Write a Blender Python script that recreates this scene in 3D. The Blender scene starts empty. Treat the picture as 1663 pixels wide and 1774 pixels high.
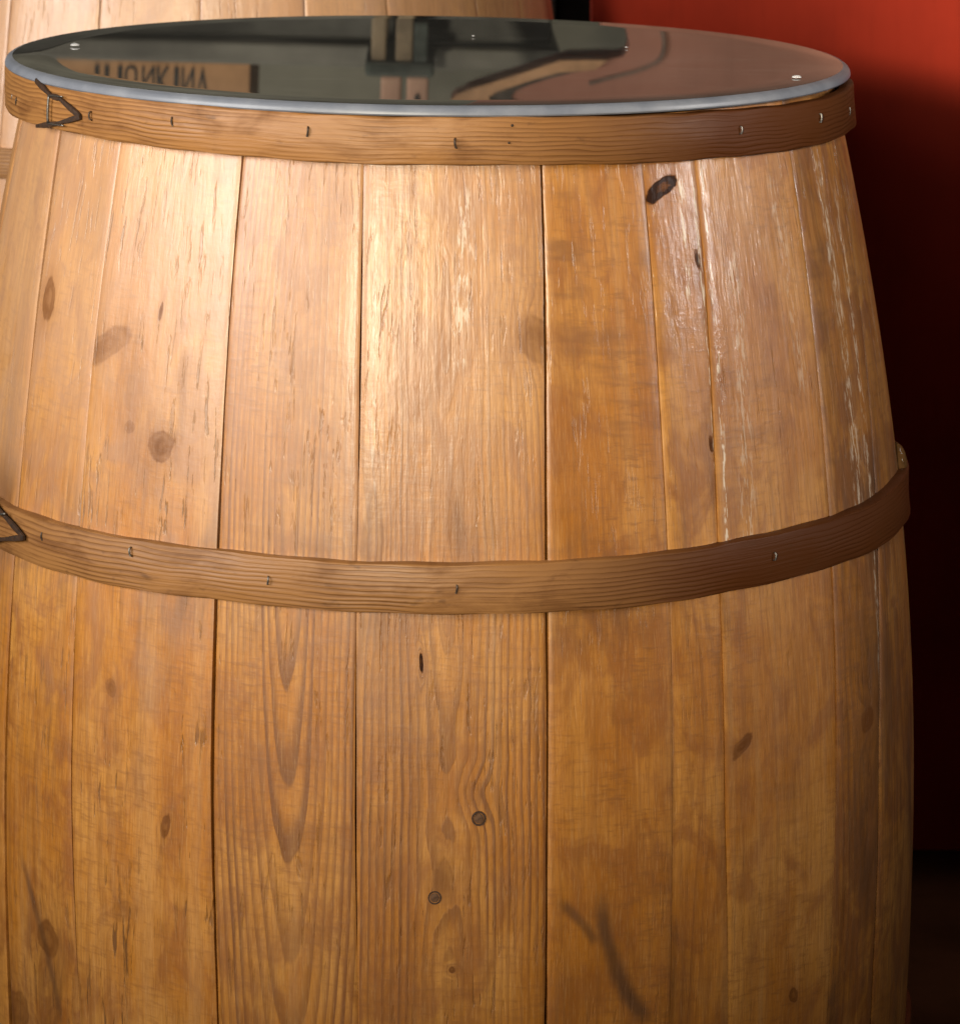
import bpy, bmesh, math, random
from math import sin, cos, pi, radians as rad, sqrt, exp
from mathutils import Vector
from mathutils.geometry import tessellate_polygon

sc = bpy.context.scene
COL = sc.collection
H = 1.0                                   # height of the glass top above the floor

# ------------------------------------------------------------------ camera
cam_d = bpy.data.cameras.new("camera")
cam = bpy.data.objects.new("camera", cam_d); COL.objects.link(cam)
cam.location = (0, -2.5, H + 0.2506)
cam.rotation_euler = (rad(90), 0, 0)
cam_d.sensor_fit = 'HORIZONTAL'; cam_d.sensor_width = 36.0
cam_d.lens = 130.06
cam_d.shift_x = (831.5 - 744.8) / 1663
cam_d.shift_y = -(887 + 504.3) / 1663
cam_d.clip_start = 0.05; cam_d.clip_end = 100
cam_d.dof.use_dof = True; cam_d.dof.focus_distance = 2.2; cam_d.dof.aperture_fstop = 22.0
sc.camera = cam

# ------------------------------------------------------------------ world, lamps, exposure
w = bpy.data.worlds.new("World"); sc.world = w; w.use_nodes = True
bg = w.node_tree.nodes["Background"]
bg.inputs[0].default_value = (0.95, 0.74, 0.55, 1); bg.inputs[1].default_value = 0.042

def aim(o, target):
    o.rotation_euler = (Vector(target) - o.location).to_track_quat('-Z', 'Y').to_euler()

def area_lamp(name, loc, target, size, size_y, power, color, spread=180):
    l = bpy.data.lights.new(name, 'AREA'); l.shape = 'RECTANGLE'; l.size = size; l.size_y = size_y
    l.energy = power; l.color = color; l.spread = rad(spread)
    o = bpy.data.objects.new(name, l); COL.objects.link(o); o.location = loc; aim(o, target)
    return o

def spot_lamp(name, loc, target, radius, power, color, angle, blend):
    l = bpy.data.lights.new(name, 'SPOT'); l.shadow_soft_size = radius
    l.energy = power; l.color = color; l.spot_size = rad(angle); l.spot_blend = blend
    o = bpy.data.objects.new(name, l); COL.objects.link(o); o.location = loc; aim(o, target)
    return o

area_lamp("key_lamp", (-2.05, -1.50, H + 0.74), (-0.05, 0.1, H + 0.12), 1.9, 1.1, 12.8, (1.0, 0.965, 0.93), 58)
spot_lamp("front_lamp", (-0.66, -3.88, H + 0.53), (0.06, 0.2, H - 0.02), 0.10, 480, (1.0, 0.885, 0.67), 24, 1.0)
spot_lamp("wall_lamp", (-0.62, -3.64, H + 0.50), (0.76, 1.3, H + 0.04), 0.08, 1150, (1.0, 0.86, 0.70), 8.4, 1.0)
area_lamp("window_lamp", (1.95, -0.66, H + 0.45), (0.0, -0.12, H - 0.06), 0.13, 0.9, 1.0, (1.0, 0.95, 0.92), 34)
area_lamp("room_fill", (-0.6, 1.5, H + 1.35), (-0.3, 2.4, H + 0.2), 0.6, 0.4, 22, (1.0, 0.95, 0.85))  # unseen fill, added to brighten the room mirrored in the glass

sc.view_settings.view_transform = 'Standard'; sc.view_settings.look = 'None'
sc.view_settings.exposure = 0.0; sc.view_settings.gamma = 1.0

# ------------------------------------------------------------------ helpers
def tag(o, label=None, cat=None, group=None, kind=None):
    if label: o['label'] = label
    if cat: o['category'] = cat
    if group: o['group'] = group
    if kind: o['kind'] = kind
    return o

def empty(name, loc=(0, 0, 0)):
    o = bpy.data.objects.new(name, None); COL.objects.link(o); o.location = loc
    o.empty_display_size = 0.1
    return o

def link_mesh(name, me, mat=None, parent=None):
    o = bpy.data.objects.new(name, me); COL.objects.link(o)
    if mat is not None and not me.materials: me.materials.append(mat)
    if parent is not None: o.parent = parent
    return o

def pydata(name, verts, faces, mat=None, parent=None, smooth=True, uvs=None, sharp=None):
    me = bpy.data.meshes.new(name)
    me.from_pydata(verts, [], faces); me.validate()
    if smooth:
        me.polygons.foreach_set('use_smooth', [True] * len(me.polygons))
    if uvs:
        uvl = me.uv_layers.new(name="surf")
        for l in me.loops: uvl.data[l.index].uv = uvs[l.vertex_index]
    me.update()
    if sharp: me.set_sharp_from_angle(angle=rad(sharp))
    return link_mesh(name, me, mat, parent)

def bm_obj(name, bm, mat=None, parent=None, smooth=False, sharp=None):
    bmesh.ops.recalc_face_normals(bm, faces=bm.faces)
    me = bpy.data.meshes.new(name); bm.to_mesh(me); bm.free()
    if smooth: me.polygons.foreach_set('use_smooth', [True] * len(me.polygons))
    if sharp: me.set_sharp_from_angle(angle=rad(sharp))
    return link_mesh(name, me, mat, parent)

def box_bm(x0, x1, y0, y1, z0, z1, bevel=0.0, bm=None):
    bm = bm or bmesh.new()
    vs = [bm.verts.new((x, y, z)) for x in (x0, x1) for y in (y0, y1) for z in (z0, z1)]
    fs = [(0, 1, 3, 2), (4, 6, 7, 5), (0, 4, 5, 1), (2, 3, 7, 6), (0, 2, 6, 4), (1, 5, 7, 3)]
    faces = [bm.faces.new([vs[i] for i in f]) for f in fs]
    if bevel > 0:
        bmesh.ops.bevel(bm, geom=list({e for f in faces for e in f.edges}), offset=bevel, segments=2, affect='EDGES', profile=0.6)
    return bm

def prism_bm(poly, y0, y1, bm=None):
    """extrude an outline given in (x, z) between two depths"""
    bm = bm or bmesh.new()
    a = [bm.verts.new((x, y0, z)) for x, z in poly]
    b = [bm.verts.new((x, y1, z)) for x, z in poly]
    n = len(poly)
    for t in tessellate_polygon([[Vector((x, z, 0)) for x, z in poly]]):
        if len(set(t)) == 3:
            bm.faces.new([a[i] for i in t]); bm.faces.new([b[i] for i in t[::-1]])
    for i in range(n):
        j = (i + 1) % n
        bm.faces.new((a[j], a[i], b[i], b[j]))
    return bm

# ------------------------------------------------------------------ node helpers
class NB:
    def __init__(s, name):
        s.m = bpy.data.materials.new(name); s.m.use_nodes = True
        s.nt = s.m.node_tree; s.n = s.nt.nodes; s.l = s.nt.links
        s.n.clear()
        s.out = s.n.new('ShaderNodeOutputMaterial')
        s.p = s.n.new('ShaderNodeBsdfPrincipled'); s.l.new(s.p.outputs[0], s.out.inputs[0])
    def put(s, sock, v):
        if isinstance(v, bpy.types.NodeSocket): s.l.new(v, sock)
        else: sock.default_value = v
    def math(s, op, a, b=0.0, c=0.0, clamp=False):
        n = s.n.new('ShaderNodeMath'); n.operation = op; n.use_clamp = clamp
        s.put(n.inputs[0], a); s.put(n.inputs[1], b)
        if len(n.inputs) > 2: s.put(n.inputs[2], c)
        return n.outputs[0]
    def add(s, a, b): return s.math('ADD', a, b)
    def sub(s, a, b): return s.math('SUBTRACT', a, b)
    def mul(s, a, b): return s.math('MULTIPLY', a, b)
    def vec(s, x, y, z=0.0):
        n = s.n.new('ShaderNodeCombineXYZ'); s.put(n.inputs[0], x); s.put(n.inputs[1], y); s.put(n.inputs[2], z)
        return n.outputs[0]
    def noise(s, v, scale=1.0, detail=2.0, rough=0.5, dist=0.0):
        n = s.n.new('ShaderNodeTexNoise'); n.noise_dimensions = '3D'
        s.put(n.inputs['Vector'], v); s.put(n.inputs['Scale'], scale); s.put(n.inputs['Detail'], detail)
        s.put(n.inputs['Roughness'], rough); s.put(n.inputs['Distortion'], dist)
        return n.outputs[0]
    def ss(s, v, lo, hi, a=0.0, b=1.0):
        n = s.n.new('ShaderNodeMapRange'); n.interpolation_type = 'SMOOTHSTEP'
        s.put(n.inputs[0], v); s.put(n.inputs[1], lo); s.put(n.inputs[2], hi); s.put(n.inputs[3], a); s.put(n.inputs[4], b)
        return n.outputs[0]
    def lin(s, v, lo, hi, a=0.0, b=1.0):
        n = s.n.new('ShaderNodeMapRange')
        s.put(n.inputs[0], v); s.put(n.inputs[1], lo); s.put(n.inputs[2], hi); s.put(n.inputs[3], a); s.put(n.inputs[4], b)
        return n.outputs[0]
    def mix(s, f, a, b, mode='MIX'):
        n = s.n.new('ShaderNodeMix'); n.data_type = 'RGBA'; n.blend_type = mode
        s.put(n.inputs[0], f)
        for i, v in ((6, a), (7, b)):
            if isinstance(v, tuple): v = (v[0], v[1], v[2], 1)
            s.put(n.inputs[i], v)
        return n.outputs[2]
    def uv(s):
        n = s.n.new('ShaderNodeUVMap'); n.uv_map = "surf"
        q = s.n.new('ShaderNodeSeparateXYZ'); s.l.new(n.outputs[0], q.inputs[0])
        return q.outputs[0], q.outputs[1]
    def obj(s):
        n = s.n.new('ShaderNodeTexCoord')
        q = s.n.new('ShaderNodeSeparateXYZ'); s.l.new(n.outputs['Object'], q.inputs[0])
        return n.outputs['Object'], q.outputs
    def bump(s, h, strength, dist, normal=None):
        n = s.n.new('ShaderNodeBump'); s.put(n.inputs['Strength'], strength); s.put(n.inputs['Distance'], dist)
        s.put(n.inputs['Height'], h)
        if normal is not None: s.put(n.inputs['Normal'], normal)
        return n.outputs[0]
    def set(s, **k):
        for a, v in k.items():
            if isinstance(v, tuple) and len(v) == 3: v = (*v, 1)
            s.put(s.p.inputs[a.replace('_', ' ')], v)
        return s.m

R0 = 0.335                                # surface coordinates on the barrel: u = angle * R0, v = height (0 at the rim)
def su(deg): return rad(deg) * R0

def wood_stave(name, seed=0.0, knotsx=(), uc=0.0, depth=0.02, slope=0.0, wav=0.03, freq=190, ring=0.5, tone=1.0, warm=0.0,
               tears=0.3, saw=0.2, stain=0.3, knots=(), gloss=0.50, dents=0.5, streaks=(), glints=(), v_wave=3.0, pale=0.0):
    """varnished pine: growth rings cut by the face of the stave, knots, torn fibres, saw marks, stains"""
    b = NB(name); U, V = b.uv()
    us = b.add(U, seed * 3.17)
    vs = b.add(V, seed * 1.73)
    # where the ring centre lies below the face, wandering along the length
    wn = b.noise(b.vec(seed, b.mul(vs, v_wave), seed * 0.7), 1.0, 2.5, 0.55)
    wdep = b.add(b.add(b.mul(b.sub(wn, 0.5), 2 * wav), depth), b.mul(b.add(V, 0.4), slope))
    side = b.noise(b.vec(b.mul(us, 5.0), b.mul(vs, 2.2), seed), 1.0, 2.0, 0.5)
    x = b.add(b.sub(U, uc), b.mul(b.sub(side, 0.5), 0.012))
    r = b.math('SQRT', b.add(b.mul(x, x), b.mul(wdep, wdep)))
    fine = b.noise(b.vec(b.mul(us, 60), b.mul(vs, 7), seed), 1.0, 2.0, 0.5)
    r = b.add(r, b.mul(b.sub(fine, 0.5), 0.0035))
    cloudk = b.noise(b.vec(b.mul(us, 70), b.mul(vs, 50), seed + 41), 1.0, 3.0, 0.6)
    kmask = None; kcore = None
    for (ku, kv, ru, rv, rot, st) in knots:
        du = b.sub(U, ku); dv = b.sub(V, kv)
        c_, s_ = cos(rot), sin(rot)
        a1 = b.math('DIVIDE', b.add(b.mul(du, c_), b.mul(dv, s_)), ru)
        a2 = b.math('DIVIDE', b.sub(b.mul(dv, c_), b.mul(du, s_)), rv)
        kn = b.noise(b.vec(b.mul(us, 0.55 / ru), b.mul(vs, 0.42 / rv), ku * 50), 1.0, 4.0, 0.6)
        e0 = b.add(b.mul(a1, a1), b.mul(a2, a2))
        e2 = b.add(b.mul(e0, b.add(0.45, b.mul(kn, 1.1))), b.mul(b.sub(kn, 0.5), 1.6))
        g = b.math('POWER', 2.718, b.mul(e2, -0.22))
        r = b.add(r, b.mul(g, 0.011 * min(1.3, st + 0.2)))
        edge = b.mul(b.mul(b.ss(e2, 0.2, 0.8), b.ss(e2, 1.8, 0.9)), b.ss(cloudk, 0.25, 0.65, 0.35, 1.1))
        body = b.mul(b.ss(e2, 1.9, 0.1), b.add(0.8, b.mul(b.math('SINE', b.mul(e2, 7.0)), 0.16)))
        core = b.add(b.mul(edge, 0.30), b.mul(body, b.add(0.30, b.mul(kn, 0.75)))) if st < 1.1 else b.add(b.mul(edge, 0.80), b.mul(body, b.mul(kn, 1.0)))
        core = b.mul(core, st * (1.55 if st >= 0.95 else 1.0))
        halo = b.mul(b.math('POWER', 2.718, b.mul(e2, -0.30)), 0.75 * min(st, 1.0))
        kcore = core if kcore is None else b.math('MAXIMUM', kcore, core)
        kmask = halo if kmask is None else b.math('MAXIMUM', kmask, halo)
    rf = b.mul(r, freq)
    ph = b.math('FRACT', rf)
    wnn = b.n.new('ShaderNodeTexWhiteNoise'); wnn.noise_dimensions = '1D'
    b.l.new(b.math('FLOOR', b.add(rf, seed * 7)), wnn.inputs['W'])
    rvar = b.lin(wnn.outputs[0], 0, 1, 0.45, 1.3)
    late = b.mul(b.ss(ph, 0.25, 0.88), b.ss(ph, 1.0, 0.91))
    late = b.mul(b.mul(late, rvar), b.ss(V, -.34, -.14, 1.0, 0.42))
    rn = b.noise(b.vec(b.mul(us, 9), b.mul(vs, 5), seed + 4), 1.0, 2.0)
    late = b.mul(late, b.ss(rn, 0.30, 0.60, 0.35, 1.0))
    fib = b.noise(b.vec(b.mul(us, 420), b.mul(vs, 14), seed), 1.0, 3.0, 0.6)
    blotch = b.noise(b.vec(b.mul(us, 13), b.mul(vs, 8), seed + 9), 1.0, 4.0, 0.55, 0.4)
    cloud = b.noise(b.vec(b.mul(us, 34), b.mul(vs, 22), seed + 2), 1.0, 4.0, 0.6, 0.8)
    light = (0.58 * tone, (0.256 - 0.022 * warm) * tone, (0.046 - 0.016 * warm) * tone)
    mid = (0.46 * tone, (0.166 - 0.012 * warm) * tone, (0.012 - 0.004 * warm) * tone)
    amber = (0.30 * tone, 0.094 * tone, 0.008 * tone)
    col = b.mix(b.ss(blotch, 0.36, 0.60), light, mid)
    col = b.mix(b.math('MINIMUM', b.mul(b.ss(cloud, 0.44, 0.66), 0.50 + 0.75 * stain), 0.9), col, amber)
    col = b.mix(b.math('MINIMUM', b.mul(late, 1.05 * ring), 0.95), col, (0.185 * tone, 0.060 * tone, 0.008 * tone))
    col = b.mix(b.ss(fib, 0.42, 0.72, 0.0, 0.38), col, (0.26 * tone, 0.105 * tone, 0.02 * tone))
    lst = b.noise(b.vec(b.mul(us, 75), b.mul(vs, 1.8), seed + 15), 1.0, 3.0, 0.55)
    col = b.mix(b.ss(lst, 0.48, 0.74, 0.0, 0.40), col, amber)
    col = b.mix(b.ss(lst, 0.46, 0.28, 0.0, 0.30), col, (0.58 * tone, 0.30 * tone, 0.10 * tone))
    grit = b.noise(b.vec(b.mul(us, 1250), b.mul(vs, 70), seed + 31), 1.0, 2.0, 0.7)
    col = b.mix(b.ss(grit, 0.50, 0.72, 0.0, 0.42), col, (0.27 * tone, 0.095 * tone, 0.012 * tone))
    col = b.mix(b.ss(grit, 0.48, 0.30, 0.0, 0.22), col, (0.66 * tone, 0.36 * tone, 0.13 * tone))
    # bands left by the saw, across the grain
    sw = b.noise(b.vec(b.mul(us, 9), b.mul(b.add(vs, b.mul(U, 0.07)), 62), seed + 1), 1.0, 3.0, 0.6)
    swm = b.ss(b.noise(b.vec(b.mul(us, 22), b.mul(vs, 7), seed + 6), 1.0, 2.0), 0.42, 0.62)
    swk = b.mul(b.ss(sw, 0.50, 0.70), swm)
    col = b.mix(b.mul(swk, saw), col, (0.26 * tone, 0.098 * tone, 0.018 * tone))
    cr = b.noise(b.vec(b.mul(us, 75), b.mul(b.add(vs, b.mul(U, 0.05)), 330), seed + 21), 1.0, 3.0, 0.62)
    crm = b.ss(b.noise(b.vec(b.mul(us, 15), b.mul(vs, 10), seed + 22), 1.0, 2.0), 0.35, 0.65, 0.25, 1.0)
    crk = b.mul(b.ss(cr, 0.48, 0.72), crm)
    col = b.mix(b.mul(crk, 0.36 + 0.3 * saw), col, (0.25 * tone, 0.090 * tone, 0.014 * tone))
    # torn fibres: short dark dashes along the grain
    tn = b.noise(b.vec(b.mul(b.add(us, b.mul(fine, 0.010)), 290), b.mul(vs, 26), seed + 3), 1.0, 3.0, 0.62, 0.3)
    tm = b.ss(b.noise(b.vec(b.mul(us, 20), b.mul(vs, 10), seed + 8), 1.0, 2.0), 0.36, 0.62)
    tear = b.mul(b.ss(tn, 0.585, 0.67), tm)
    col = b.mix(b.mul(tear, tears), col, (0.17, 0.066, 0.014))
    # grime
    gm = b.noise(b.vec(b.mul(us, 16), b.mul(vs, 5.5), seed + 12), 1.0, 5.0, 0.62, 0.6)
    col = b.mix(b.mul(b.ss(gm, 0.50, 0.76), min(1, stain * 1.1)), col, (0.125, 0.046, 0.009))
    if pale > 0:                                        # lamp sheen painted in: paler towards the top, with a ragged edge
        sheen_m = b.add(b.mul(V, 2.6), b.add(b.mul(gm, 0.9), b.mul(b.sub(cloud, 0.5), 0.7)))
        col = b.mix(b.mul(b.ss(sheen_m, -0.62, 0.12), 0.62 * pale), col, b.mix(0.72, col, (0.60, 0.385, 0.245)))
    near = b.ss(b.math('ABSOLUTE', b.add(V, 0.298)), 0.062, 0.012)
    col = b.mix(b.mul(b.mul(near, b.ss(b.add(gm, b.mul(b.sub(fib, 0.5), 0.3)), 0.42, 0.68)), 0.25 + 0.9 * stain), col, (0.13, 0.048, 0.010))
    if kmask is not None:
        col = b.mix(b.mul(kmask, b.ss(cloud, 0.2, 0.7, 0.5, 1.2)), col, (0.25, 0.088, 0.013))
        col = b.mix(b.ss(kcore, 0.02, 0.62, 0.0, 0.9), col, (0.13, 0.042, 0.007))
        col = b.mix(b.ss(kcore, 0.62, 1.15, 0.0, 0.95), col, (0.022, 0.008, 0.004))
    for (u0, v0, u1, v1, bow, wid, st) in streaks:        # bruises and dark strokes in the wood
        L = sqrt((u1 - u0) ** 2 + (v1 - v0) ** 2); tx, ty = (u1 - u0) / L, (v1 - v0) / L
        du = b.sub(U, u0); dv = b.sub(V, v0)
        al = b.add(b.mul(du, tx), b.mul(dv, ty)); ac = b.sub(b.mul(dv, tx), b.mul(du, ty))
        tt = b.math('DIVIDE', al, L)
        bowv = b.mul(b.mul(tt, b.sub(1.0, tt)), 4 * bow)
        q = b.math('ABSOLUTE', b.add(b.sub(ac, bowv), b.mul(b.sub(cloud, 0.5), wid * 0.8)))
        m = b.mul(b.ss(q, wid, wid * 0.1), b.mul(b.ss(tt, -0.05, 0.25), b.ss(tt, 1.08, 0.9)))
        col = b.mix(b.mul(m, st), col, (0.085, 0.035, 0.011))
    for (u0, v0, u1, v1, wid, st) in glints:                # glints on the varnish, painted as broken pale flecks
        L = sqrt((u1 - u0) ** 2 + (v1 - v0) ** 2); tx, ty = (u1 - u0) / L, (v1 - v0) / L
        du = b.sub(U, u0); dv = b.sub(V, v0)
        tt = b.math('DIVIDE', b.add(b.mul(du, tx), b.mul(dv, ty)), L)
        ac = b.math('ABSOLUTE', b.add(b.sub(b.mul(dv, tx), b.mul(du, ty)), b.mul(b.sub(cloud, 0.5), wid * 1.2)))
        m = b.mul(b.ss(ac, wid, wid * 0.2), b.mul(b.ss(tt, -0.04, 0.05), b.ss(tt, 1.04, 0.95)))
        fl = b.noise(b.vec(b.mul(us, 460), b.mul(vs, 75), seed + 51), 1.0, 3.0, 0.65)
        col = b.mix(b.mul(b.mul(m, b.ss(fl, 0.50, 0.59)), min(1, st * 1.05)), col, (0.74, 0.60, 0.45))
    # relief
    low = b.noise(b.vec(b.mul(us, 34), b.mul(vs, 9), seed + 5), 1.0, 3.0, 0.55)
    flake = b.noise(b.vec(b.mul(us, 130), b.mul(vs, 42), seed + 7), 1.0, 3.0, 0.6, 0.5)
    h = b.add(b.mul(low, 0.9 * dents), b.mul(b.mul(tear, -0.48), tears + 0.15))
    h = b.add(h, b.mul(b.mul(flake, 0.16), 0.5 + dents))
    h = b.add(h, b.mul(late, 0.05 * ring))
    h = b.add(h, b.mul(b.mul(sw, swm), 0.35 * saw))
    h = b.add(h, b.mul(b.mul(cr, crm), 0.07))
    h = b.add(h, b.add(b.mul(fib, 0.10), b.mul(grit, 0.05)))
    if kcore is not None: h = b.sub(h, b.mul(kcore, 0.08))
    nrm = b.bump(h, 0.6, 0.0022)
    if kcore is not None: kdull = b.ss(kcore, 0.1, 0.8, 1.0, 0.12)
    rough = b.lin(b.add(flake, b.mul(cloud, 0.5)), 0.4, 1.1, 0.40, 0.60)
    return b.set(Base_Color=col, Roughness=rough, Normal=nrm, Coat_Weight=(b.mul(kdull, gloss) if kcore is not None else gloss), Coat_Roughness=0.14 if .41 < gloss < .46 else 0.30, Coat_Normal=nrm,
                 Specular_IOR_Level=(b.mul(kdull, 0.75) if kcore is not None else 0.75))

def wood_hoop(name, seed, base=(0.34, 0.165, 0.055), dark=(0.065, 0.016, 0.003), lines=0.42, turn=None):
    """split wood strip: long parallel grain lines, two toned along its length"""
    b = NB(name); U, V = b.uv()
    us = b.add(U, seed * 2.3)
    wob = b.noise(b.vec(b.mul(us, 7), b.mul(V, 40), seed), 1.0, 3.0, 0.55)
    ph = b.math('FRACT', b.add(b.mul(V, 330), b.mul(wob, 3.0)))
    late = b.mul(b.ss(ph, 0.2, 0.8), b.ss(ph, 1.0, 0.85))
    pm = b.ss(b.noise(b.vec(b.mul(us, 11), b.mul(V, 25), seed + 3), 1.0, 2.0), 0.38, 0.62)
    late = b.mul(late, b.add(b.mul(pm, 0.85), 0.15))
    fib = b.noise(b.vec(b.mul(us, 16), b.mul(V, 700), seed), 1.0, 3.0, 0.6)
    blot = b.noise(b.vec(b.mul(us, 18), b.mul(V, 45), seed + 5), 1.0, 4.0, 0.6, 0.4)
    dk = b.ss(b.add(blot, b.mul(b.sub(fib, 0.5), 0.5)), 0.42, 0.78, 0.0, 0.55)
    if turn is not None:                   # the strip turns darker along its length, between these two positions
        dk = b.math('MAXIMUM', dk, b.ss(b.add(U, b.mul(b.sub(blot, 0.5), 0.06)), turn[0], turn[1], 0.0, 0.93))
    col = b.mix(dk, base, dark)
    col = b.mix(b.mul(late, lines), col, (dark[0] * 1.1, dark[1] * 1.2, dark[2] * 1.2))
    gr = b.noise(b.vec(b.mul(us, 60), b.mul(V, 120), seed + 7), 1.0, 3.0, 0.6)
    col = b.mix(b.ss(gr, 0.6, 0.78, 0.0, 0.5), col, (0.07, 0.027, 0.008))
    h = b.add(b.mul(late, -0.5), b.add(b.mul(fib, 0.35), b.mul(blot, 0.5)))
    n = b.bump(h, 0.55, 0.0012)
    return b.set(Base_Color=col, Roughness=b.lin(blot, 0.3, 0.7, 0.42, 0.6), Normal=n, Coat_Weight=0.03, Coat_Roughness=0.3, Specular_IOR_Level=b.lin(dk, 0, .9, .45, .12))

def simple(name, col, rough=0.5, metal=0.0, var=0.25, scale=40, bump=0.15, coat=0.0):
    spec = 0.0 if rough > 0.9 else 0.5
    b = NB(name); v, q = b.obj()
    n = b.noise(v, scale, 4, 0.6)
    c = b.mix(b.ss(n, 0.35, 0.7), tuple(x * (1 + var) for x in col), tuple(x * (1 - var) for x in col))
    return b.set(Base_Color=c, Roughness=b.lin(n, 0.3, 0.7, rough * 0.85, min(1, rough * 1.15)), Metallic=metal,
                 Normal=b.bump(n, bump, 0.002), Coat_Weight=coat, Specular_IOR_Level=spec)

# ------------------------------------------------------------------ materials
M = {}
M['steel'] = simple('aged_steel', (0.20, 0.185, 0.165), 0.45, 0.9, 0.3, 300)
M['dark_iron'] = simple('dark_iron', (0.055, 0.035, 0.022), 0.5, 0.5, 0.4, 400)
M['slot_dark'] = simple('dark_slot_shade', (0.035, 0.016, 0.007), 0.6, 0.0, 0.45, 260, 0.4)
M['plug'] = simple('brown_nail', (0.10, 0.045, 0.017), 0.75, 0.0, 0.4, 500)
M['plug_ring'] = simple('burnt_wood', (0.045, 0.020, 0.009), 0.6, 0.0, 0.3, 400)
M['peg'] = simple('brown_wood_peg', (0.085, 0.042, 0.015), 0.95, 0.0, 0.35, 120, 0.4, 0.2)
M['inner'] = simple('raw_dark_wood', (0.10, 0.05, 0.02), 0.8, 0.0, 0.3, 60, 0.3)

# ------------------------------------------------------------------ barrel geometry
PC = [0.020771851472060666, 0.005839658981007144, -0.23466149356128882, -0.003621155364325016, 0.3452842470768893]
def rz(z):
    t = z + 0.5; r = 0.0
    for c in PC: r = r * t + c
    return r

ZG = [0, -.1, -.2, -.3, -.45, -.6, -.75, -1.0]
def seam_at(tab, z):
    if not isinstance(tab, (list, tuple)): return tab
    for i in range(len(ZG) - 1):
        if z >= ZG[i + 1] - 1e-9:
            f = (ZG[i] - z) / (ZG[i] - ZG[i + 1])
            return tab[i] + (tab[i + 1] - tab[i]) * f
    return tab[-1]

def stave(parent, lo, hi, gap_l, gap_r, mat, rnd, ztop, zbot, flat=0.45, proud=0.0, thick=0.02, n=10, m=44, prof=rz, edge=0.0010):
    """one bent plank between two seams (degrees at each height); u = angle * R0, v = height"""
    ts = [0.0, 0.012, 0.035] + [0.035 + 0.93 * i / n for i in range(1, n)] + [0.965, 0.988, 1.0]
    verts, uvs, faces = [], [], []
    nl, nr = rnd.random() * 50, rnd.random() * 50
    J = len(ts)
    for i in range(m + 1):
        z = ztop + (zbot - ztop) * i / m
        a = seam_at(lo, z); c = seam_at(hi, z)
        r = prof(z)
        ga = gap_l * (1 + 0.25 * sin(z * 17 + nl) + 0.12 * sin(z * 41 + nl * 2))
        gc = gap_r * (1 + 0.25 * sin(z * 15 + nr) + 0.12 * sin(z * 43 + nr * 2))
        wob_a = 0.0003 * sin(z * 23 + nl) + 0.0001 * sin(z * 131 + nl * 3)
        wob_c = 0.0003 * sin(z * 21 + nr) + 0.0001 * sin(z * 113 + nr * 3)
        a += math.degrees((ga / 2 + wob_a) / r); c -= math.degrees((gc / 2 - wob_c) / r)
        half = rad((c - a) / 2); cen = rad((a + c) / 2)
        rc = r * cos(half)
        for j, t in enumerate(ts):
            th = -half + 2 * half * t
            rr = (1 - flat) * r + flat * (rc / cos(th)) + flat * (r - rc) * 0.45
            dist = min(t, 1 - t) * 2 * half * r
            if dist < 0.004:
                q = 1 - dist / 0.004
                rr -= edge * q * q
            ang = cen + th
            rr += proud + 0.0006 * sin(z * 9 + nl + t * 3)
            verts.append((rr * sin(ang), -rr * cos(ang), z)); uvs.append((ang * R0, z))
        for th in (half, -half):
            ang = cen + th; rr = r - thick
            verts.append((rr * sin(ang), -rr * cos(ang), z)); uvs.append((ang * R0, z))
    W = J + 2
    for i in range(m):
        for j in range(W):
            k = (j + 1) % W
            faces.append((i * W + j, (i + 1) * W + j, (i + 1) * W + k, i * W + k))
    faces.append(tuple(range(W)))
    faces.append(tuple(m * W + j for j in range(W))[::-1])
    return pydata('stave', verts, faces, mat, parent, True, uvs, 50)

def hoop_band(parent, name, prof, mat, tilt=0.0, ox=0.0, segs=160, a0=-180.0, a1=180.0):
    """bent strip round the barrel; prof lists (radius, height) all the way round its section"""
    verts, faces, uvs = [], [], []
    P = len(prof); closed = abs((a1 - a0) - 360) < 1e-6
    for i in range(segs + 1):
        a = rad(a0 + (a1 - a0) * i / segs)
        for (r, z) in prof:
            x, y = r * sin(a) + ox, -r * cos(a)
            wz = 0.0005 * sin(a * 5 + z * 10) + 0.0003 * sin(a * 11) + 0.0003 * sin(a * 37 + r * 900)
            q = 1 + (0.0009 * sin(a * 7 + z * 60) + 0.0006 * sin(a * 19 + z * 200)) / r; x *= q; y *= q
            verts.append((x, y, z + tilt * x + wz)); uvs.append((a * R0, z))
    for i in range(segs):
        for j in range(P):
            k = (j + 1) % P
            faces.append((i * P + j, i * P + k, (i + 1) * P + k, (i + 1) * P + j))
    if not closed or True:
        faces.append(tuple(range(P))[::-1]); faces.append(tuple(segs * P + j for j in range(P)))
    return pydata(name, verts, faces, mat, parent, True, uvs, 40)

def strip_section(ro_t, ro_b, zt, zb, thick, bev=0.0014):
    mid = (zt + zb) / 2; rm = (ro_t + ro_b) / 2 + 0.0004
    return [(ro_t - thick, zt), (ro_t - bev, zt), (ro_t - bev * 0.3, zt - bev * 0.3), (ro_t, zt - bev), (rm, mid), (ro_b, zb + bev),
            (ro_b - bev * 0.3, zb + bev * 0.3), (ro_b - bev, zb), (ro_b - thick, zb)]

# tilt-aware point on a hoop
def on_hoop(deg, z, r, tilt, ox=0.0):
    a = rad(deg); x, y = r * sin(a) + ox, -r * cos(a)
    return Vector((x, y, z))

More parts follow.
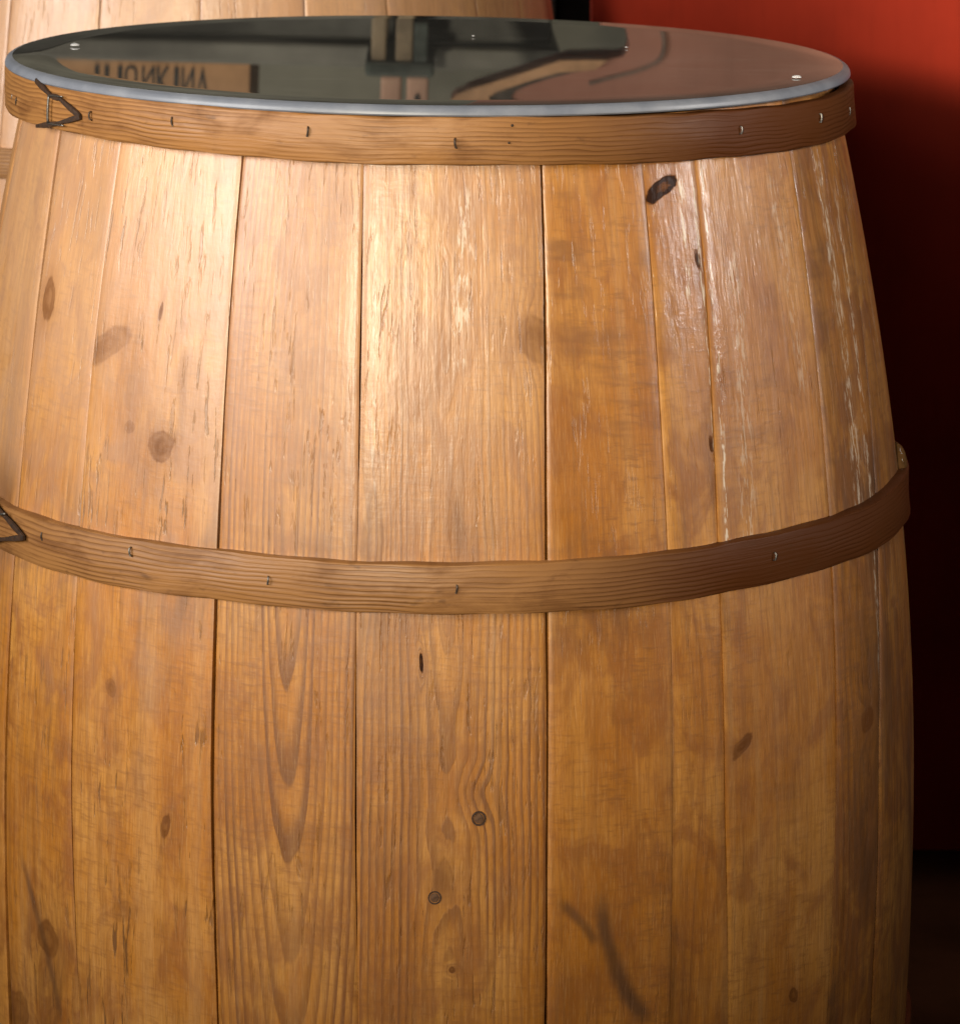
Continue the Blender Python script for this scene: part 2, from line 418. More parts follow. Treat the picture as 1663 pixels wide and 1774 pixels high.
def ribbon(parent, name, pts, width, thick, r, mat, lift=0.0):
    """a thin strip lying on a hoop, along points (deg, z)"""
    bm = bmesh.new(); path = []
    for i in range(len(pts) - 1):
        for k in range(6):
            t = k / 6
            path.append((pts[i][0] + (pts[i + 1][0] - pts[i][0]) * t, pts[i][1] + (pts[i + 1][1] - pts[i][1]) * t))
    path.append(pts[-1])
    rows = []
    for i, (d, z) in enumerate(path):
        p0 = path[max(0, i - 1)]; p1 = path[min(len(path) - 1, i + 1)]
        tu, tv = rad(p1[0] - p0[0]) * r, p1[1] - p0[1]
        L = sqrt(tu * tu + tv * tv) or 1; nu, nv = -tv / L, tu / L
        wd = width * (0.85 + 0.2 * sin(i * 0.9)) / 2
        row = []
        for (q, hgt) in ((-1, 0), (-0.8, thick), (0, thick * 1.15), (0.8, thick), (1, 0), (0, -0.0008)):
            uu = rad(d) * r + nu * q * wd; zz = z + nv * q * wd; a = uu / r
            rr = r + lift + hgt
            row.append(bm.verts.new((rr * sin(a), -rr * cos(a), zz)))
        rows.append(row)
    for i in range(len(rows) - 1):
        for j in range(6):
            k = (j + 1) % 6
            bm.faces.new((rows[i][j], rows[i][k], rows[i + 1][k], rows[i + 1][j]))
    bm.faces.new(rows[0]); bm.faces.new(rows[-1][::-1])
    return bm_obj(name, bm, mat, parent, True, 45)

def tube_mesh(name, pts, rad_, sides=6):
    bm = bmesh.new(); rows = []
    for i, p in enumerate(pts):
        t = (Vector(pts[min(i + 1, len(pts) - 1)]) - Vector(pts[max(i - 1, 0)])).normalized()
        a = t.orthogonal().normalized(); c = t.cross(a)
        rows.append([bm.verts.new(Vector(p) + (a * cos(2 * pi * k / sides) + c * sin(2 * pi * k / sides)) * rad_) for k in range(sides)])
    for i in range(len(rows) - 1):
        for k in range(sides):
            bm.faces.new((rows[i][k], rows[i][(k + 1) % sides], rows[i + 1][(k + 1) % sides], rows[i + 1][k]))
    bm.faces.new(rows[0][::-1]); bm.faces.new(rows[-1])
    bmesh.ops.recalc_face_normals(bm, faces=bm.faces)
    me = bpy.data.meshes.new(name); bm.to_mesh(me); bm.free()
    me.polygons.foreach_set('use_smooth', [True] * len(me.polygons))
    return me

# ------------------------------------------------------------------ the barrel in front
barrel = tag(empty('wine_barrel', (0, 0, H)), 'varnished pine barrel with nailed wooden hoops standing in front under the dark glass top', 'barrel',
             'pine barrels')
S = dict(
 s0=[-58.65, -57.01, -55.95, -55.42, -55.09, -54.53, -54.36, -54.36],
 s1=[-43.88, -43.63, -43.37, -43.06, -42.34, -41.12, -40.8, -40.8],
 s2=[-24.2, -24.04, -23.91, -23.76, -23.41, -22.71, -22.66, -22.66],
 s3=[-8.31, -8.05, -7.9, -7.82, -7.69, -7.38, -7.38, -7.38],
 s4=[14.11, 13.57, 13.04, 12.62, 12.22, 12.15, 12.15, 12.15],
 s5=[27.59, 27.39, 27.14, 26.87, 26.43, 25.99, 25.99, 25.99],
 s6=[36.01, 35.22, 34.32, 33.56, 33.01, 33.62, 33.8, 33.8],
 s7=[54.81, 53.94, 53.01, 52.15, 50.91, 49.53, 49.08, 49.08],
 s8=[70.34, 69.88, 67.91, 65.14, 61.16, 59.77, 60.46, 60.46])
rnd = random.Random(4)
K = lambda d, z, ru, rv, rot=0.0, st=1.0: (su(d), z, ru, rv, rot, st)
SR = lambda d0, z0, d1, z1, bow, wid, st: (su(d0), z0, su(d1), z1, bow, wid, st)
front = [
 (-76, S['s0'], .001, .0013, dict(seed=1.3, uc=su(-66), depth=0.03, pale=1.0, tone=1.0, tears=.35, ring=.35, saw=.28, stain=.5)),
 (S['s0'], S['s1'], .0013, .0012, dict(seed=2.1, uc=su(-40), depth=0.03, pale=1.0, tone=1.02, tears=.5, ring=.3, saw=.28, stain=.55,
    knots=[K(-54.0, -.144, .0062, .0115, .05, .75), K(-46.5, -.5525, .010, .011, .4, .75), K(-53, -.61, .012, .010, .3, .7)],
    streaks=[SR(-52, -.50, -44.5, -.60, .004, .005, .55)])),
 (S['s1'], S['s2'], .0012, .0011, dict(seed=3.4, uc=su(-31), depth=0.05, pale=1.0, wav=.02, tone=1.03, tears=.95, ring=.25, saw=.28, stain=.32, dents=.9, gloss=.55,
    knots=[K(-41.6, -.165, .021, .0085, .55, .5), K(-32.0, -.2228, .0085, .0095, .1, .72), K(-33.65, -.1385, .0015, .0055, -.1, .7),
           K(-36.56, -.2131, .0045, .0040, 0, .45), K(-33.0, -.226, .019, .024, .1, .30), K(-36.5, -.19, .013, .030, .1, .28), K(-29.6, -.19, .004, .028, .05, .3), K(-36.9, -.378, .004, .006, .2, .5), K(-29.1, -.458, .0028, .007, -.25, .75),
           K(-34.7, -.518, .010, .006, .3, .38)])),
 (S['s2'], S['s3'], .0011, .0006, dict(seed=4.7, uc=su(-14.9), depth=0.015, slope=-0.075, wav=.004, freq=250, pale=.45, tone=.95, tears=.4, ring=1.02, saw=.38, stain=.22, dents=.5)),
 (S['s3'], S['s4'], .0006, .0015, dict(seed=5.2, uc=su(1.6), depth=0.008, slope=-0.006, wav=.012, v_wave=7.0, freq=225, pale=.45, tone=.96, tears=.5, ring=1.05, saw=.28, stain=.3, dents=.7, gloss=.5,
    glints=[(su(4.6), -.055, su(3.2), -.165, .009, .55), (su(-6.6), -.05, su(-6.2), -.24, .0025, .35)],
    knots=[K(1.5, -.478, .0058, .0125, 0, .45), K(12.2, -.146, .011, .012, .1, .55), K(2.28, -.534, .0018, .0018, 0, .8),
           K(-.9, -.3444, .0011, .0055, .05, 1.1), K(-6.3, -.275, .006, .030, 0, .5), K(2.8, -.262, .0035, .022, 0, .42), K(4.7, -.425, .006, .007, .2, .35)])),
 (S['s4'], S['s5'], .0015, .0005, dict(seed=6.6, uc=su(40), depth=0.06, freq=240, tone=.92, warm=.4, tears=.15, ring=.14, saw=.8, stain=.30, dents=.3,
    streaks=[SR(13.2, -.492, 17.4, -.522, .002, .0055, .62), SR(18.0, -.487, 23.4, -.575, -.008, .0085, .8)])),
 (S['s5'], S['s6'], .0003, .0002, dict(seed=7.9, uc=su(33.5), depth=0.02, freq=200, tone=.92, warm=.3, tears=.2, ring=.4, saw=.35, stain=.35, dents=1.2, gloss=.42,
    knots=[K(29.9, -.0594, .0125, .0050, .42, 1.1), K(34.2, -.1053, .0020, .0052, .1, 1.0), K(33.7, -.222, .0021, .0045, .1, .95), K(34.2, -.115, .0045, .034, .0, .33), K(33.5, -.235, .0045, .03, 0, .33)],
    glints=[(su(33.0), -.05, su(32.4), -.13, .0035, .9), (su(34.9), -.045, su(33.9), -.30, .0022, .85)], knotsx=[
    ])),
 (S['s6'], S['s7'], .0002, .0002, dict(seed=8.3, uc=su(62), depth=0.05, freq=210, tone=.92, warm=.2, tears=.2, ring=.12, saw=.42, stain=.25, dents=1.0, gloss=.44,
    glints=[(su(36.6), -.045, su(34.6), -.31, .0026, .95), (su(40), -.10, su(38), -.30, .010, .35), (su(49), -.06, su(50), -.2, .008, .3)],
    knots=[K(35.6, -.4135, .0100, .0044, .62, .82), K(43.3, -.5842, .0032, .0045, .6, .85)])),
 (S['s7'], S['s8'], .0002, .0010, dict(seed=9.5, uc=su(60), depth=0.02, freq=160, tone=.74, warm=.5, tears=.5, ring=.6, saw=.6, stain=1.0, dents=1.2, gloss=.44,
    glints=[(su(62), -.05, su(60), -.30, .010, .6), (su(66), -.08, su(62.5), -.4, .006, .5)],
    knots=[K(58.2, -.4254, .009, .007, .5, .8), K(57, -.30, .008, .02, 0, .4)])),
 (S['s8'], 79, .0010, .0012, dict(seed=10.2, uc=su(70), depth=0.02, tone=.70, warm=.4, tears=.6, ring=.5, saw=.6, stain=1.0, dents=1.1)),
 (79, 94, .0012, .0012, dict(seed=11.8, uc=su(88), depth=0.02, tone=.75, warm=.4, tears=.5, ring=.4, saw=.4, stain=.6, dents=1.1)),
]
mats = []
staves = []
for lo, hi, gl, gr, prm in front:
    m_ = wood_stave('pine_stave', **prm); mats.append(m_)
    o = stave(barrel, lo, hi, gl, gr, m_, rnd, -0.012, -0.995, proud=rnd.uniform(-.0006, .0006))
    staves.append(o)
a = 94.0
cuts = [94 + (284 - 94) * k / 13 for k in range(14)]
for k in range(13):
    stave(barrel, cuts[k], cuts[k + 1], .0012, .0012, mats[(k * 3) % len(mats)], rnd, -0.012, -0.995, m=24)

hoop_top_m = wood_hoop('hoop_wood_top', 1.0, turn=(su(0), su(42)), base=(0.33, 0.150, 0.044))
hoop_mid_m = wood_hoop('hoop_wood_middle', 2.4, turn=(su(4), su(36)), base=(0.31, 0.142, 0.043))
hoop_low_m = wood_hoop('hoop_wood_low', 3.1, turn=(su(4), su(42)))
T_TOP, T_MID = -0.0226, -0.0056
hoop_top = hoop_band(barrel, 'hoop', strip_section(.3030, .3036, -.0078, -.0382, .0075), hoop_top_m, T_TOP)
hoop_mid = hoop_band(barrel, 'hoop', strip_section(.3402, .3412, -.2823, -.3134, .0085), hoop_mid_m, T_MID, .002)
hoop_low = hoop_band(barrel, 'hoop', strip_section(.3432, .3422, -.672, -.704, .0085), hoop_low_m, 0.0)
hoop_bot = hoop_band(barrel, 'hoop', strip_section(.3030, .3010, -.955, -.990, .0100), hoop_low_m, 0.0)

# the turned ends of the hoops' little nails
nail_pts = [(-0.0003, 0.0012, 0.0031), (0.0001, -0.0003, 0.0027), (0.0004, -0.0007, 0.0010), (0.0004, -0.0007, -0.0010), (0.0001, -0.0003, -0.0026), (-0.0004, 0.0012, -0.0031)]
staple_me = tube_mesh('staple', nail_pts, 0.00072); staple_me.materials.append(M['dark_iron'])
staple_bright = staple_me.copy(); staple_bright.materials.clear(); staple_bright.materials.append(M['steel'])
def staple(hoop, deg, z, r, tilt=0, s=1.0, flip=1, bright=False, ox=0.0):
    o = link_mesh('staple', staple_bright if bright else staple_me, None, hoop)
    a = rad(deg); o.location = ((r + 0.0004) * sin(a) + ox, -(r + 0.0004) * cos(a), z)
    o.rotation_euler = (0, 0.12 * flip, a); o.scale = (flip * s, s, s)
for d, z, s, f, br in ((-69.9, -.0203, .9, 1, 0), (-72.5, -.0185, .7, 1, 1), (-47.75, -.0186, .9, -1, 0), (-33.23, -.0165, 1, -1, 0), (-14.86, -.0184, 1, 1, 0), (3.05, -.0245, 1, -1, 0),
                   (42.19, -.0256, .8, 1, 1), (60.51, -.0265, 1.0, 1, 1), (73.46, -.0291, 1.0, 1, 1)):
    staple(hoop_top, d, z, .3036, s=s, flip=f, bright=br)
for d, z, s, f, br in ((-48.58, -.2921, .9, -1, 0), (-34.54, -.2888, .9, -1, 1), (-17.67, -.2961, .8, 1, 1), (2.41, -.2975, .9, 1, 0), (40.28, -.2968, .8, 1, 1)):
    staple(hoop_mid, d, z, .3412, s=s, flip=f, bright=br, ox=.002)
for hp, z, r in ((hoop_top, -.023, .3036), (hoop_mid, -.298, .3412), (hoop_low, -.688, .343), (hoop_bot, -.972, .302)):
    for d in ((95, 120, 145, 170, 195, 220, 245, 270) if hp in (hoop_top, hoop_mid) else range(-60, 290, 22)):
        staple(hp, d, z, r)

def dot(hoop, deg, z, r, s):
    bm = bmesh.new(); bmesh.ops.create_uvsphere(bm, u_segments=8, v_segments=5, radius=s)
    o = bm_obj('nail_head', bm, M['dark_iron'], hoop, True); a = rad(deg)
    o.location = (r * sin(a), -r * cos(a), z)
dot(hoop_top, 9.9, -.0135, .3036, .0010); dot(hoop_top, 9.5, -.0245, .3036, .0008)

# joint of the top hoop: arrow shaped lock, its shaded slots laid on as dark strips, held by a wire
def joint(hoop, A, B, r, wires):
    ribbon(hoop, 'slot_shade', A, .0044, .0013, r, M['slot_dark'])
    ribbon(hoop, 'slot_shade', B, .0040, .0013, r, M['slot_dark'], .0003)
    for p, q, rr in wires:
        pts = []
        for k in range(9):
            t = k / 8; d = p[0] + (q[0] - p[0]) * t; z = p[1] + (q[1] - p[1]) * t
            R = r + .0022 + .0005 * sin(pi * t); a_ = rad(d)
            pts.append((R * sin(a_), -R * cos(a_), z))
        link_mesh('wire_clip', tube_mesh('wire_clip', pts, rr, 8), M['steel'], hoop)
joint(hoop_top, [(-61.6, -.0015), (-57.0, -.0095), (-54.6, -.0105), (-49.86, -.0199)], [(-49.7, -.0202), (-55.5, -.0275), (-61.2, -.0322)], .3036,
      [((-56.98, -.0092), (-57.25, -.0282), .00085), ((-57.1, -.0092), (-53.4, -.0082), .0005), ((-57.2, -.0282), (-53.2, -.0275), .0005)])
joint(hoop_mid, [(-60.5, -.2780), (-55.2, -.2872), (-51.44, -.2955)], [(-51.3, -.2957), (-56.6, -.3030), (-61.5, -.3100)], .3420,
      [((-58.4, -.2885), (-55.0, -.2838), .0008), ((-58.4, -.2885), (-58.6, -.3045), .0008)])

# two round nails in the fifth plank, each in a scorched ring
def nail(parent, deg, z, rr):
    bm = bmesh.new()
    for (r0, r1, y0, y1) in ((0.0, rr * 0.66, 0.0006, 0.0004),):
        c = bm.verts.new((0, -0.0009, 0)); ring = [bm.verts.new((rr * .66 * cos(2 * pi * k / 14), -0.0005, rr * .66 * sin(2 * pi * k / 14))) for k in range(14)]
        low = [bm.verts.new((rr * .7 * cos(2 * pi * k / 14), 0.0015, rr * .7 * sin(2 * pi * k / 14))) for k in range(14)]
        for k in range(14):
            bm.faces.new((c, ring[k], ring[(k + 1) % 14])); bm.faces.new((ring[k], low[k], low[(k + 1) % 14], ring[(k + 1) % 14]))
    o = bm_obj('nail', bm, M['plug'], parent, True, 40)
    bm = bmesh.new(); rows = []
    for (q, y) in ((.70, 0.0006), (.78, -.0006), (.98, -.0006), (1.06, 0.0008)):
        rows.append([bm.verts.new((rr * q * cos(2 * pi * k / 16), y, rr * q * sin(2 * pi * k / 16))) for k in range(16)])
    for i in range(3):
        for k in range(16): bm.faces.new((rows[i][k], rows[i][(k + 1) % 16], rows[i + 1][(k + 1) % 16], rows[i + 1][k]))
    o2 = bm_obj('nail_collar', bm, M['plug_ring'], parent, True, 40)
    for q in (o, o2):
        a_ = rad(deg); R = rz(z) - 0.0015
        q.location = (R * sin(a_), -R * cos(a_), z); q.rotation_euler = (0, 0, a_)
nail(staves[4], 5.1, -.4403, .0046); nail(staves[4], .49, -.4887, .0043)

# pale wooden peg driven behind the middle hoop at the right
bm = bmesh.new(); bmesh.ops.create_uvsphere(bm, u_segments=14, v_segments=10, radius=1.0)
for v in bm.verts:
    v.co.x *= 0.010 * (1.0 - 0.35 * max(0, v.co.z)); v.co.y *= 0.0085; v.co.z *= 0.017
    v.co.x += 0.0012 * sin(v.co.z * 260) ; v.co.z += .001 * sin(v.co.x * 300 + v.co.y * 200)
peg = bm_obj('peg', bm, M['peg'], barrel, True)
peg.location = (.3325 * sin(rad(82)), -.3325 * cos(rad(82)), -.284); peg.rotation_euler = (0, -.12, rad(82))
# barrel heads
def disc(name, r, z, t, mat, parent):
    bm = bmesh.new(); bmesh.ops.create_cone(bm, cap_ends=True, segments=48, radius1=r, radius2=r, depth=t)
    o = bm_obj(name, bm, mat, parent); o.location = (0, 0, z); return o
disc('barrel_head', .272, -.035, .02, M['inner'], barrel)
disc('barrel_bottom', .272, -.95, .02, M['inner'], barrel)

# ------------------------------------------------------------------ the glass top
def glass_mats():
    b = NB('dark_glass'); v, q = b.obj()
    n = b.noise(v, 9, 5, 0.62, 0.5); s = b.noise(v, 60, 3, 0.6)
    haze = b.ss(n, 0.40, 0.75)
    dust = b.ss(b.noise(v, 900, 2, 0.6), 0.66, 0.74)
    wipe = b.noise(b.vec(b.mul(q[0], 14), b.mul(q[1], 90), 0), 1.0, 4, 0.6, 0.6)
    dirt = b.mix(b.mul(dust, 0.5), b.mix(b.ss(wipe, .48, .75, 0, .6), b.mix(haze, (0.045, 0.045, 0.040), (0.085, 0.082, 0.072)), (0.13, 0.125, 0.11)), (0.30, 0.29, 0.26))
    m1 = b.set(Base_Color=dirt, Roughness=b.lin(b.add(n, b.mul(s, .3)), .4, .9, .006, .030),
               Specular_IOR_Level=0.5, IOR=1.5)
    b = NB('glass_edge'); v, q = b.obj(); n = b.noise(v, 30, 4, 0.6)
    m2 = b.set(Base_Color=b.mix(b.ss(n, .35, .7), (0.16, 0.175, 0.21), (0.22, 0.235, 0.27)), Roughness=.38)
    return m1, m2
g1, g2 = glass_mats()
top = tag(empty('glass_tabletop', (0, 0, H)), 'round dark reflective glass top with pale bluish polished edge lying on the front barrel', 'glass top')
top.rotation_euler = (0.0070, 0.0136, 0); top.location = (-.0016, 0, H + .0014); top.scale = (.9945, .9945, 1)
def lathe(name, prof, mat, parent, segs=160, close=True):
    verts, faces = [], []; P = len(prof)
    for i in range(segs):
        a = 2 * pi * i / segs
        for r, z in prof: verts.append((r * cos(a), r * sin(a), z))
    for i in range(segs):
        k = (i + 1) % segs
        for j in range(P - 1): faces.append((i * P + j, k * P + j, k * P + j + 1, i * P + j + 1))
    return pydata(name, verts, faces, mat, parent, True, None, 35)
lathe('pane', [(0.0001, 0.0), (.10, 0), (.20, 0), (.27, 0), (.2985, 0), (.2990, -.0002)], g1, top)
lathe('glass_edge', [(.2990, -.0002), (.3012, -.0008), (.3032, -.0022), (.3042, -.0042), (.3043, -.0058), (.3034, -.0068), (.29, -.0068), (.0001, -.0068)], g2, top)

# drops of water on the glass
b = NB('water'); M['water'] = b.set(Base_Color=(0.9, 0.9, 0.9), Roughness=0.04, Transmission_Weight=0.6, IOR=1.33)
def drop(px, py, s, label):
    d, h, f, cx, cy = 2.5, .2506, 6008, 744.8, -504.3
    t = h * f / (py - cy); x = (px - cx) / f * t; y = t - d
    bm = bmesh.new(); bmesh.ops.create_uvsphere(bm, u_segments=14, v_segments=8, radius=s)
    for v in bm.verts: v.co.z *= 0.45 if v.co.z > 0 else .1
    o = bm_obj('water_drop', bm, M['water'], None, True); o.location = (x, y, H - .0136 * x + .0023 + .0077 * y)
    tag(o, label, 'water drop', 'water drops on the glass')
drop(1380, 128, .0034, 'bright water drop near the right end of the glass top')
drop(130, 92, .0036, 'pale flat water drop near the left end of the glass top')
drop(820, 68, .0013, 'tiny water drop near the middle of the far half of the glass top')
drop(1085, 83, .0012, 'tiny water drop beside the reflected corner of the red wall')

# ------------------------------------------------------------------ second barrel behind, left
barrel2 = tag(empty('wine_barrel', (-0.202, 0.80, H)), 'paler pine barrel standing close behind the left half of the glass top', 'barrel', 'pine barrels')
def rz2(z): return 0.345 - 0.20 * (z + 0.40) ** 2
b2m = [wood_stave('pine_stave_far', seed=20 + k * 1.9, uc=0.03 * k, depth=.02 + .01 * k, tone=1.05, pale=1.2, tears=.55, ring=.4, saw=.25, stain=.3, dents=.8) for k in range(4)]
cut2 = [-178]
r2 = random.Random(8)
while cut2[-1] < 168: cut2.append(cut2[-1] + r2.uniform(13, 20))
cut2[-1] = 182
for k in range(len(cut2) - 1):
    stave(barrel2, cut2[k], cut2[k + 1], .0009, .0009, b2m[(k * 3 + k // 4) % 4], r2, .0055, -.99, prof=rz2, m=26, n=6)
h2 = wood_hoop('hoop_wood_far', 6.0)
for zt, zb in ((-.131, -.157), (-.62, -.65), (-.95, -.98)):
    hb = hoop_band(barrel2, 'hoop', strip_section(rz2(zt) + .006, rz2(zb) + .006, zt, zb, .009), h2, 0, segs=96)
disc('barrel_head', .31, -.05, .02, M['inner'], barrel2)
disc('barrel_bottom', .26, -.93, .02, M['inner'], barrel2)

# ------------------------------------------------------------------ red wall with its curved corner, and the room behind
def px_wall(px, py, D, tilt=-.0136):
    """a point on the plane y = D as seen mirrored in the glass"""
    s = 6008 / (D + 2.5); x = (px - 744.8) / s; zv = .2506 - (py + 504.3) / s
    return x, -zv + 2 * tilt * x + 2 * (.0023 + .0077 * D)
def paint(name, col, seed, rough=.5):
    b = NB(name); v, q = b.obj()
    n = b.noise(v, 5, 4, .6); s = b.noise(b.vec(b.mul(q[0], 90), b.mul(q[1], 90), b.mul(q[2], 7)), 1, 3, .6)
    c = b.mix(b.ss(n, .3, .72), col, tuple(x * .74 for x in col))
    c = b.mix(b.ss(s, .5, .8, 0, .22), c, tuple(x * .5 for x in col))
    return b.set(Base_Color=c, Roughness=rough, Normal=b.bump(s, .25, .001), Specular_IOR_Level=.15)
M['red'] = paint('red_paint', (0.30, 0.024, 0.009), 1, .85)
M['pink'] = paint('hazed_red_paint', (0.36, 0.165, 0.115), 3, .8)  # pink tint puts the glass haze into the red wall's upper boards
M['dark_red'] = paint('dark_red_paint', (0.22, 0.018, 0.010), 2)
M['tan'] = simple('tan_trim_wood', (0.38, 0.19, 0.075), .5, 0, .2, 30)
M['groove'] = simple('dark_groove', (0.03, 0.018, 0.010), .7)
D = 1.3
wall = tag(empty('red_wall', (0, D, H)), 'plank wall behind the right of the barrel, red below and tinted pink with glass haze above, with a curved cut corner', 'wall')
edge = [(1020, None), (1030, None)]
op = [px_wall(px, py, D) for px, py in ((1088, 38), (1092, 50), (1096, 70), (1092, 83), (1085, 92), (1060, 96), (1020, 96), (977, 97), (930, 113), (889, 126), (855, 137), (822, 147), (800, 156), (790, 166), (793, 180))]
outline = [(.176, -1.0), (.178, -.05), (.196, .04)] + op + [(op[-1][0] + .03, op[-1][1] + .06), (op[-1][0] + .05, 1.3)]
# planks: cut the outline by vertical seams
seams = [.235, .335, .443, .512, .62, .74, .86, .98, 1.1]
def clip(poly, xa, xb):
    def half(p, f, k):
        out = []
        for i in range(len(p)):
            a_, b_ = p[i], p[(i + 1) % len(p)]
            fa, fb = f(a_), f(b_)
            if fa >= 0: out.append(a_)
            if (fa >= 0) != (fb >= 0):
                t = (k - a_[0]) / (b_[0] - a_[0]); out.append((k, a_[1] + (b_[1] - a_[1]) * t))
        return out
    p = half(poly, lambda q: q[0] - xa, xa)
    return half(p, lambda q: xb - q[0], xb) if p else p
full = outline + [(1.25, 1.3), (1.25, -1.0)]
xs = [-.2] + seams + [1.25]
for k in range(len(xs) - 1):
    g = .00004
    p = clip(full, xs[k] + g, xs[k + 1] - g)
    if len(p) < 3: continue
    sw = [(z, x) for x, z in p]                       # cut each board at the height of the glass
    for part, mt in ((clip(sw, -2, -.012), 'red'), (clip(sw, -.0119, 3), 'pink')):
        part = [(x, z) for z, x in part]
        part = [q for i, q in enumerate(part) if abs(q[0] - part[i - 1][0]) + abs(q[1] - part[i - 1][1]) > 1e-6]
        if len(part) > 2:
            bm_obj('plank', prism_bm(part, -.0003 * (k % 2), .05), M[mt], wall)
back = [(x + .012, z) for x, z in outline] + [(1.25, 1.3), (1.25, -1.0)]
bm_obj('backing', prism_bm(back, .054, .10), M['dark_red'], wall)
# tan arm of the curved corner and the dark groove under it
tan_out = [px_wall(px, py, D) for px, py in ((1060, 96), (1020, 96), (977, 97), (930, 113), (889, 126), (855, 137), (822, 147), (800, 156), (790, 166), (793, 180))]
tan_in = [px_wall(px, py, D) for px, py in ((872, 182), (858, 170), (853, 160), (870, 150), (906, 138), (940, 127), (973, 118), (1037, 113))]
bm_obj('curved_trim', prism_bm([(x - .001, z) for x, z in tan_out] + tan_in, -.012, -.0015), M['tan'], wall)
gr_in = [px_wall(px, py, D) for px, py in ((1037, 113), (1000, 119), (960, 129), (925, 140), (900, 151), (892, 162), (905, 172), (915, 180))]
bm_obj('groove', prism_bm(tan_in + gr_in[1:], -.004, -.0015), M['groove'], wall)
def moulding(pts, wdt, dpt, mat, name):
    bm = bmesh.new()
    P = [px_wall(px, py, D) for px, py in pts]
    for i in range(len(P) - 1):
        (x0, z0), (x1, z1) = P[i], P[i + 1]
        L = sqrt((x1 - x0) ** 2 + (z1 - z0) ** 2); nx, nz = -(z1 - z0) / L * wdt, (x1 - x0) / L * wdt
        prism_bm([(x0 + nx, z0 + nz), (x1 + nx, z1 + nz), (x1 - nx, z1 - nz), (x0 - nx, z0 - nz)], -.006 - .0001 * i, -.0015, bm)
    return bm_obj(name, bm, mat, wall)
M['brown_trim'] = simple('brown_trim_paint', (0.14, 0.075, 0.05), .6)
moulding([(1150, 45), (1154, 60), (1155, 77), (1151, 92), (1142, 102), (1122, 112), (1101, 119), (1060, 129), (1027, 138)], .0022, .01, M['brown_trim'], 'moulding')

def paint_wall(name, col):
    return simple(name, col, .75, 0, .28, 3.2, .3)
floor_m = simple('dark_floor', (0.030, 0.011, 0.005), .95, 0, .25, 6, .3)
fl = pydata('floor', [(-6, -6, 0), (6, -6, 0), (6, 6, 0), (-6, 6, 0)], [(0, 1, 2, 3)], floor_m, None, False); fl['kind'] = 'structure'
rw = bm_obj('back_wall', box_bm(-3, 3, 2.75, 2.85, 0.001, 3.2), paint_wall('grey_green_plaster', (0.165, 0.155, 0.115)))
tag(rw, 'dim grey green plaster wall at the back of the room', 'wall')

Y = 1.9
def mz(py, D_): return px_wall(744.8, py, D_)[1]
def mx(px, D_): return (px - 744.8) / (6008 / (D_ + 2.5))
cab = tag(empty('cabinet', (0, Y, 0)), 'low dark cabinet behind the barrels, seen mirrored in the glass', 'cabinet')
ztop = H + mz(97, Y) + .010
bm_obj('body', box_bm(-1.2, .16, .02, .5, 0.002, ztop - .03, .004), simple('dark_cabinet', (0.045, 0.045, 0.036), .5, 0, .35, 8), cab)
bm_obj('gap_shade_panel', box_bm(.161, .46, .03, .45, 0.002, H - .012, .004), simple('gap_shade_black', (0.008, 0.006, 0.005), .95), cab)  # added black board, standing in for the deep shade of the gap
bm_obj('counter_top', box_bm(-1.22, .17, -.02, .52, ztop - .029, ztop, .004), simple('cabinet_top', (0.10, 0.095, 0.075), .45, 0, .3, 8), cab)

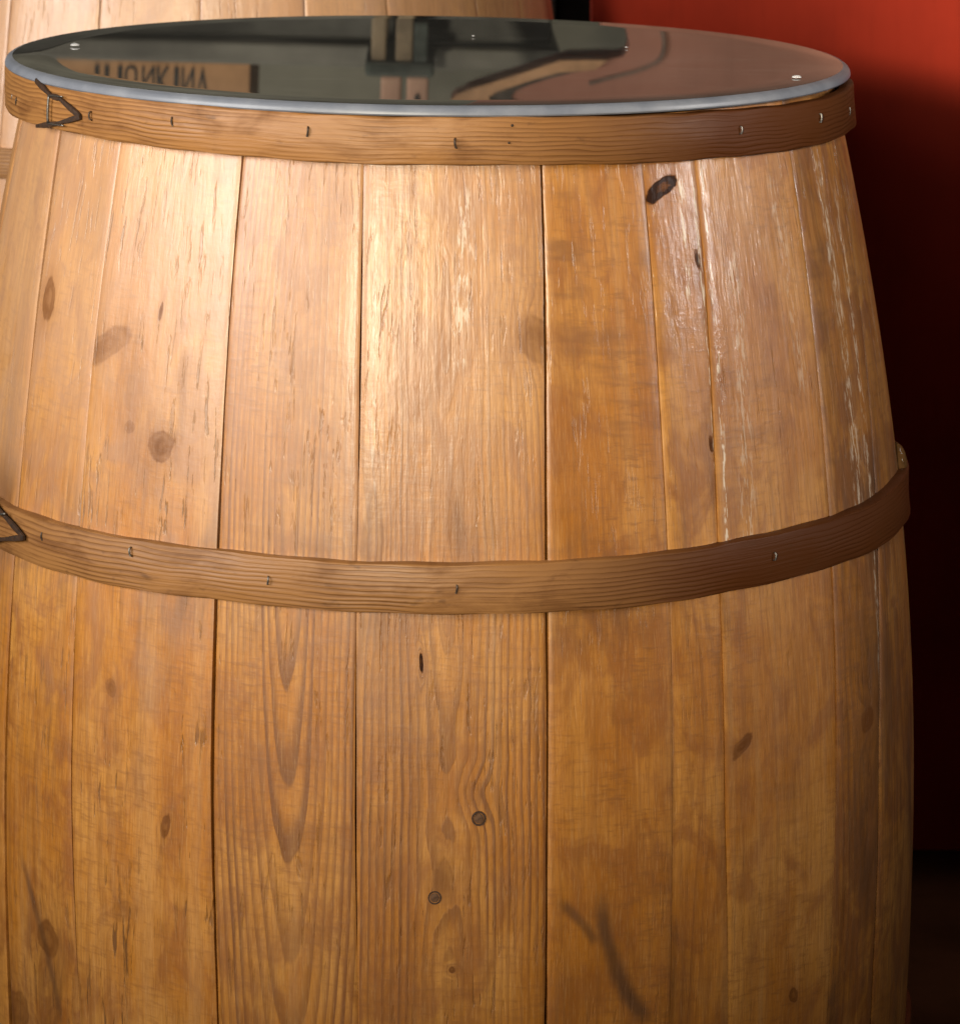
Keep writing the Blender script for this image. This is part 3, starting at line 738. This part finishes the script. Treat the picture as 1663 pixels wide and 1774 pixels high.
# carton with black lettering
cx0, cx1 = mx(104, Y), mx(441, Y)
carton = tag(empty('carton', ((cx0 + cx1) / 2, Y + .10, ztop + .001)), 'brown carton printed with tall black letters, mirrored in the left of the glass', 'carton')
cw = (cx1 - cx0) / 2; ch = .115
bm_obj('box', box_bm(-cw, cw, -.09, .16, 0, ch, .003), simple('brown_card', (0.40, 0.215, 0.095), .8, 0, .12, 20, .2), carton)
ink = simple('black_ink', (0.018, 0.016, 0.013), .7)
letters = [(175, 'I', .016), (192, 'I', .017), (215, 'I', .021), (234, 'U', .024), (264, 'N', .029), (288, 'K', .034), (313, 'I', .036), (333, 'N', .038), (358, 'V', .040)]
for px, chx, hh in letters:
    cu = bpy.data.curves.new('letter', 'FONT'); cu.body = chx; cu.align_x = 'CENTER'; cu.size = 1.0; cu.extrude = .006; cu.offset = .012
    tmp = bpy.data.objects.new('letter_tmp', cu); COL.objects.link(tmp)
    dg = bpy.context.evaluated_depsgraph_get(); me = bpy.data.meshes.new_from_object(tmp.evaluated_get(dg))
    bpy.data.objects.remove(tmp)
    zs = [v.co.z for v in me.vertices]; ys = [v.co.y for v in me.vertices]; y0, y1 = min(ys), max(ys)
    xw = max(v.co.x for v in me.vertices) - min(v.co.x for v in me.vertices)
    for v in me.vertices:
        x, y, z = v.co
        v.co = (x / xw * (.006 if chx == 'I' else .016), -.0905 - z * .1, (y - y0) / (y1 - y0) * hh)
    me.update()
    o = link_mesh('letter', me, ink, carton); o.location = (mx(px, Y) - (cx0 + cx1) / 2, 0, .008)

# stool with two pale boxes, mirrored left of the middle
st = tag(empty('stool', (0, Y - .2, 0)), 'wooden stool with a dark green seat beyond the back barrel, mirrored mid glass', 'stool')
Ys = Y - .2
wl = simple('worn_wood', (0.20, 0.145, 0.08), .6, 0, .3, 20)
gz = lambda py: H + mz(py, Ys)
for xa, xb in ((650, 676), (692, 722)):
    bm_obj('leg', box_bm(mx(xa, Ys), mx(xb, Ys), -.015, .015, .002, gz(98), .003), wl, st)
    bm_obj('leg', box_bm(mx(xa, Ys), mx(xb, Ys), .2, .23, .002, gz(98), .003), wl, st)
gm_ = simple('dark_green_cloth', (0.035, 0.045, 0.036), .8, 0, .3, 30)
bm_obj('seat', box_bm(mx(640, Ys), mx(760, Ys), -.02, .24, gz(98) + .001, gz(126), .006), gm_, st)
bm_obj('side_board', box_bm(mx(724, Ys), mx(748, Ys), -.02, .24, gz(30), gz(98), .003), gm_, st)
for k, (xa, xb, lab) in enumerate(((668, 704, 'left of two pale boxes standing on the dark green stool'), (713, 751, 'right of two pale boxes standing on the dark green stool, with a dark spot'))):
    bx = tag(empty('pale_box', ((mx(xa, Ys) + mx(xb, Ys)) / 2, Ys + .05, gz(126) + .001)), lab, 'box', 'pale boxes on the stool')
    hw = (mx(xb, Ys) - mx(xa, Ys)) / 2
    bm_obj('box', box_bm(-hw, hw, -.05, .05, 0, .11, .004), simple('pale_card', (0.42, 0.25, 0.17), .7, 0, .15, 25), bx)
    if k == 1:
        bm = bmesh.new(); bmesh.ops.create_uvsphere(bm, u_segments=10, v_segments=6, radius=.0045)
        s_ = bm_obj('spot', bm, ink, bx, True); s_.location = (0, -.05, gz(166) - gz(126)); s_.scale = (1, .3, 1.8)
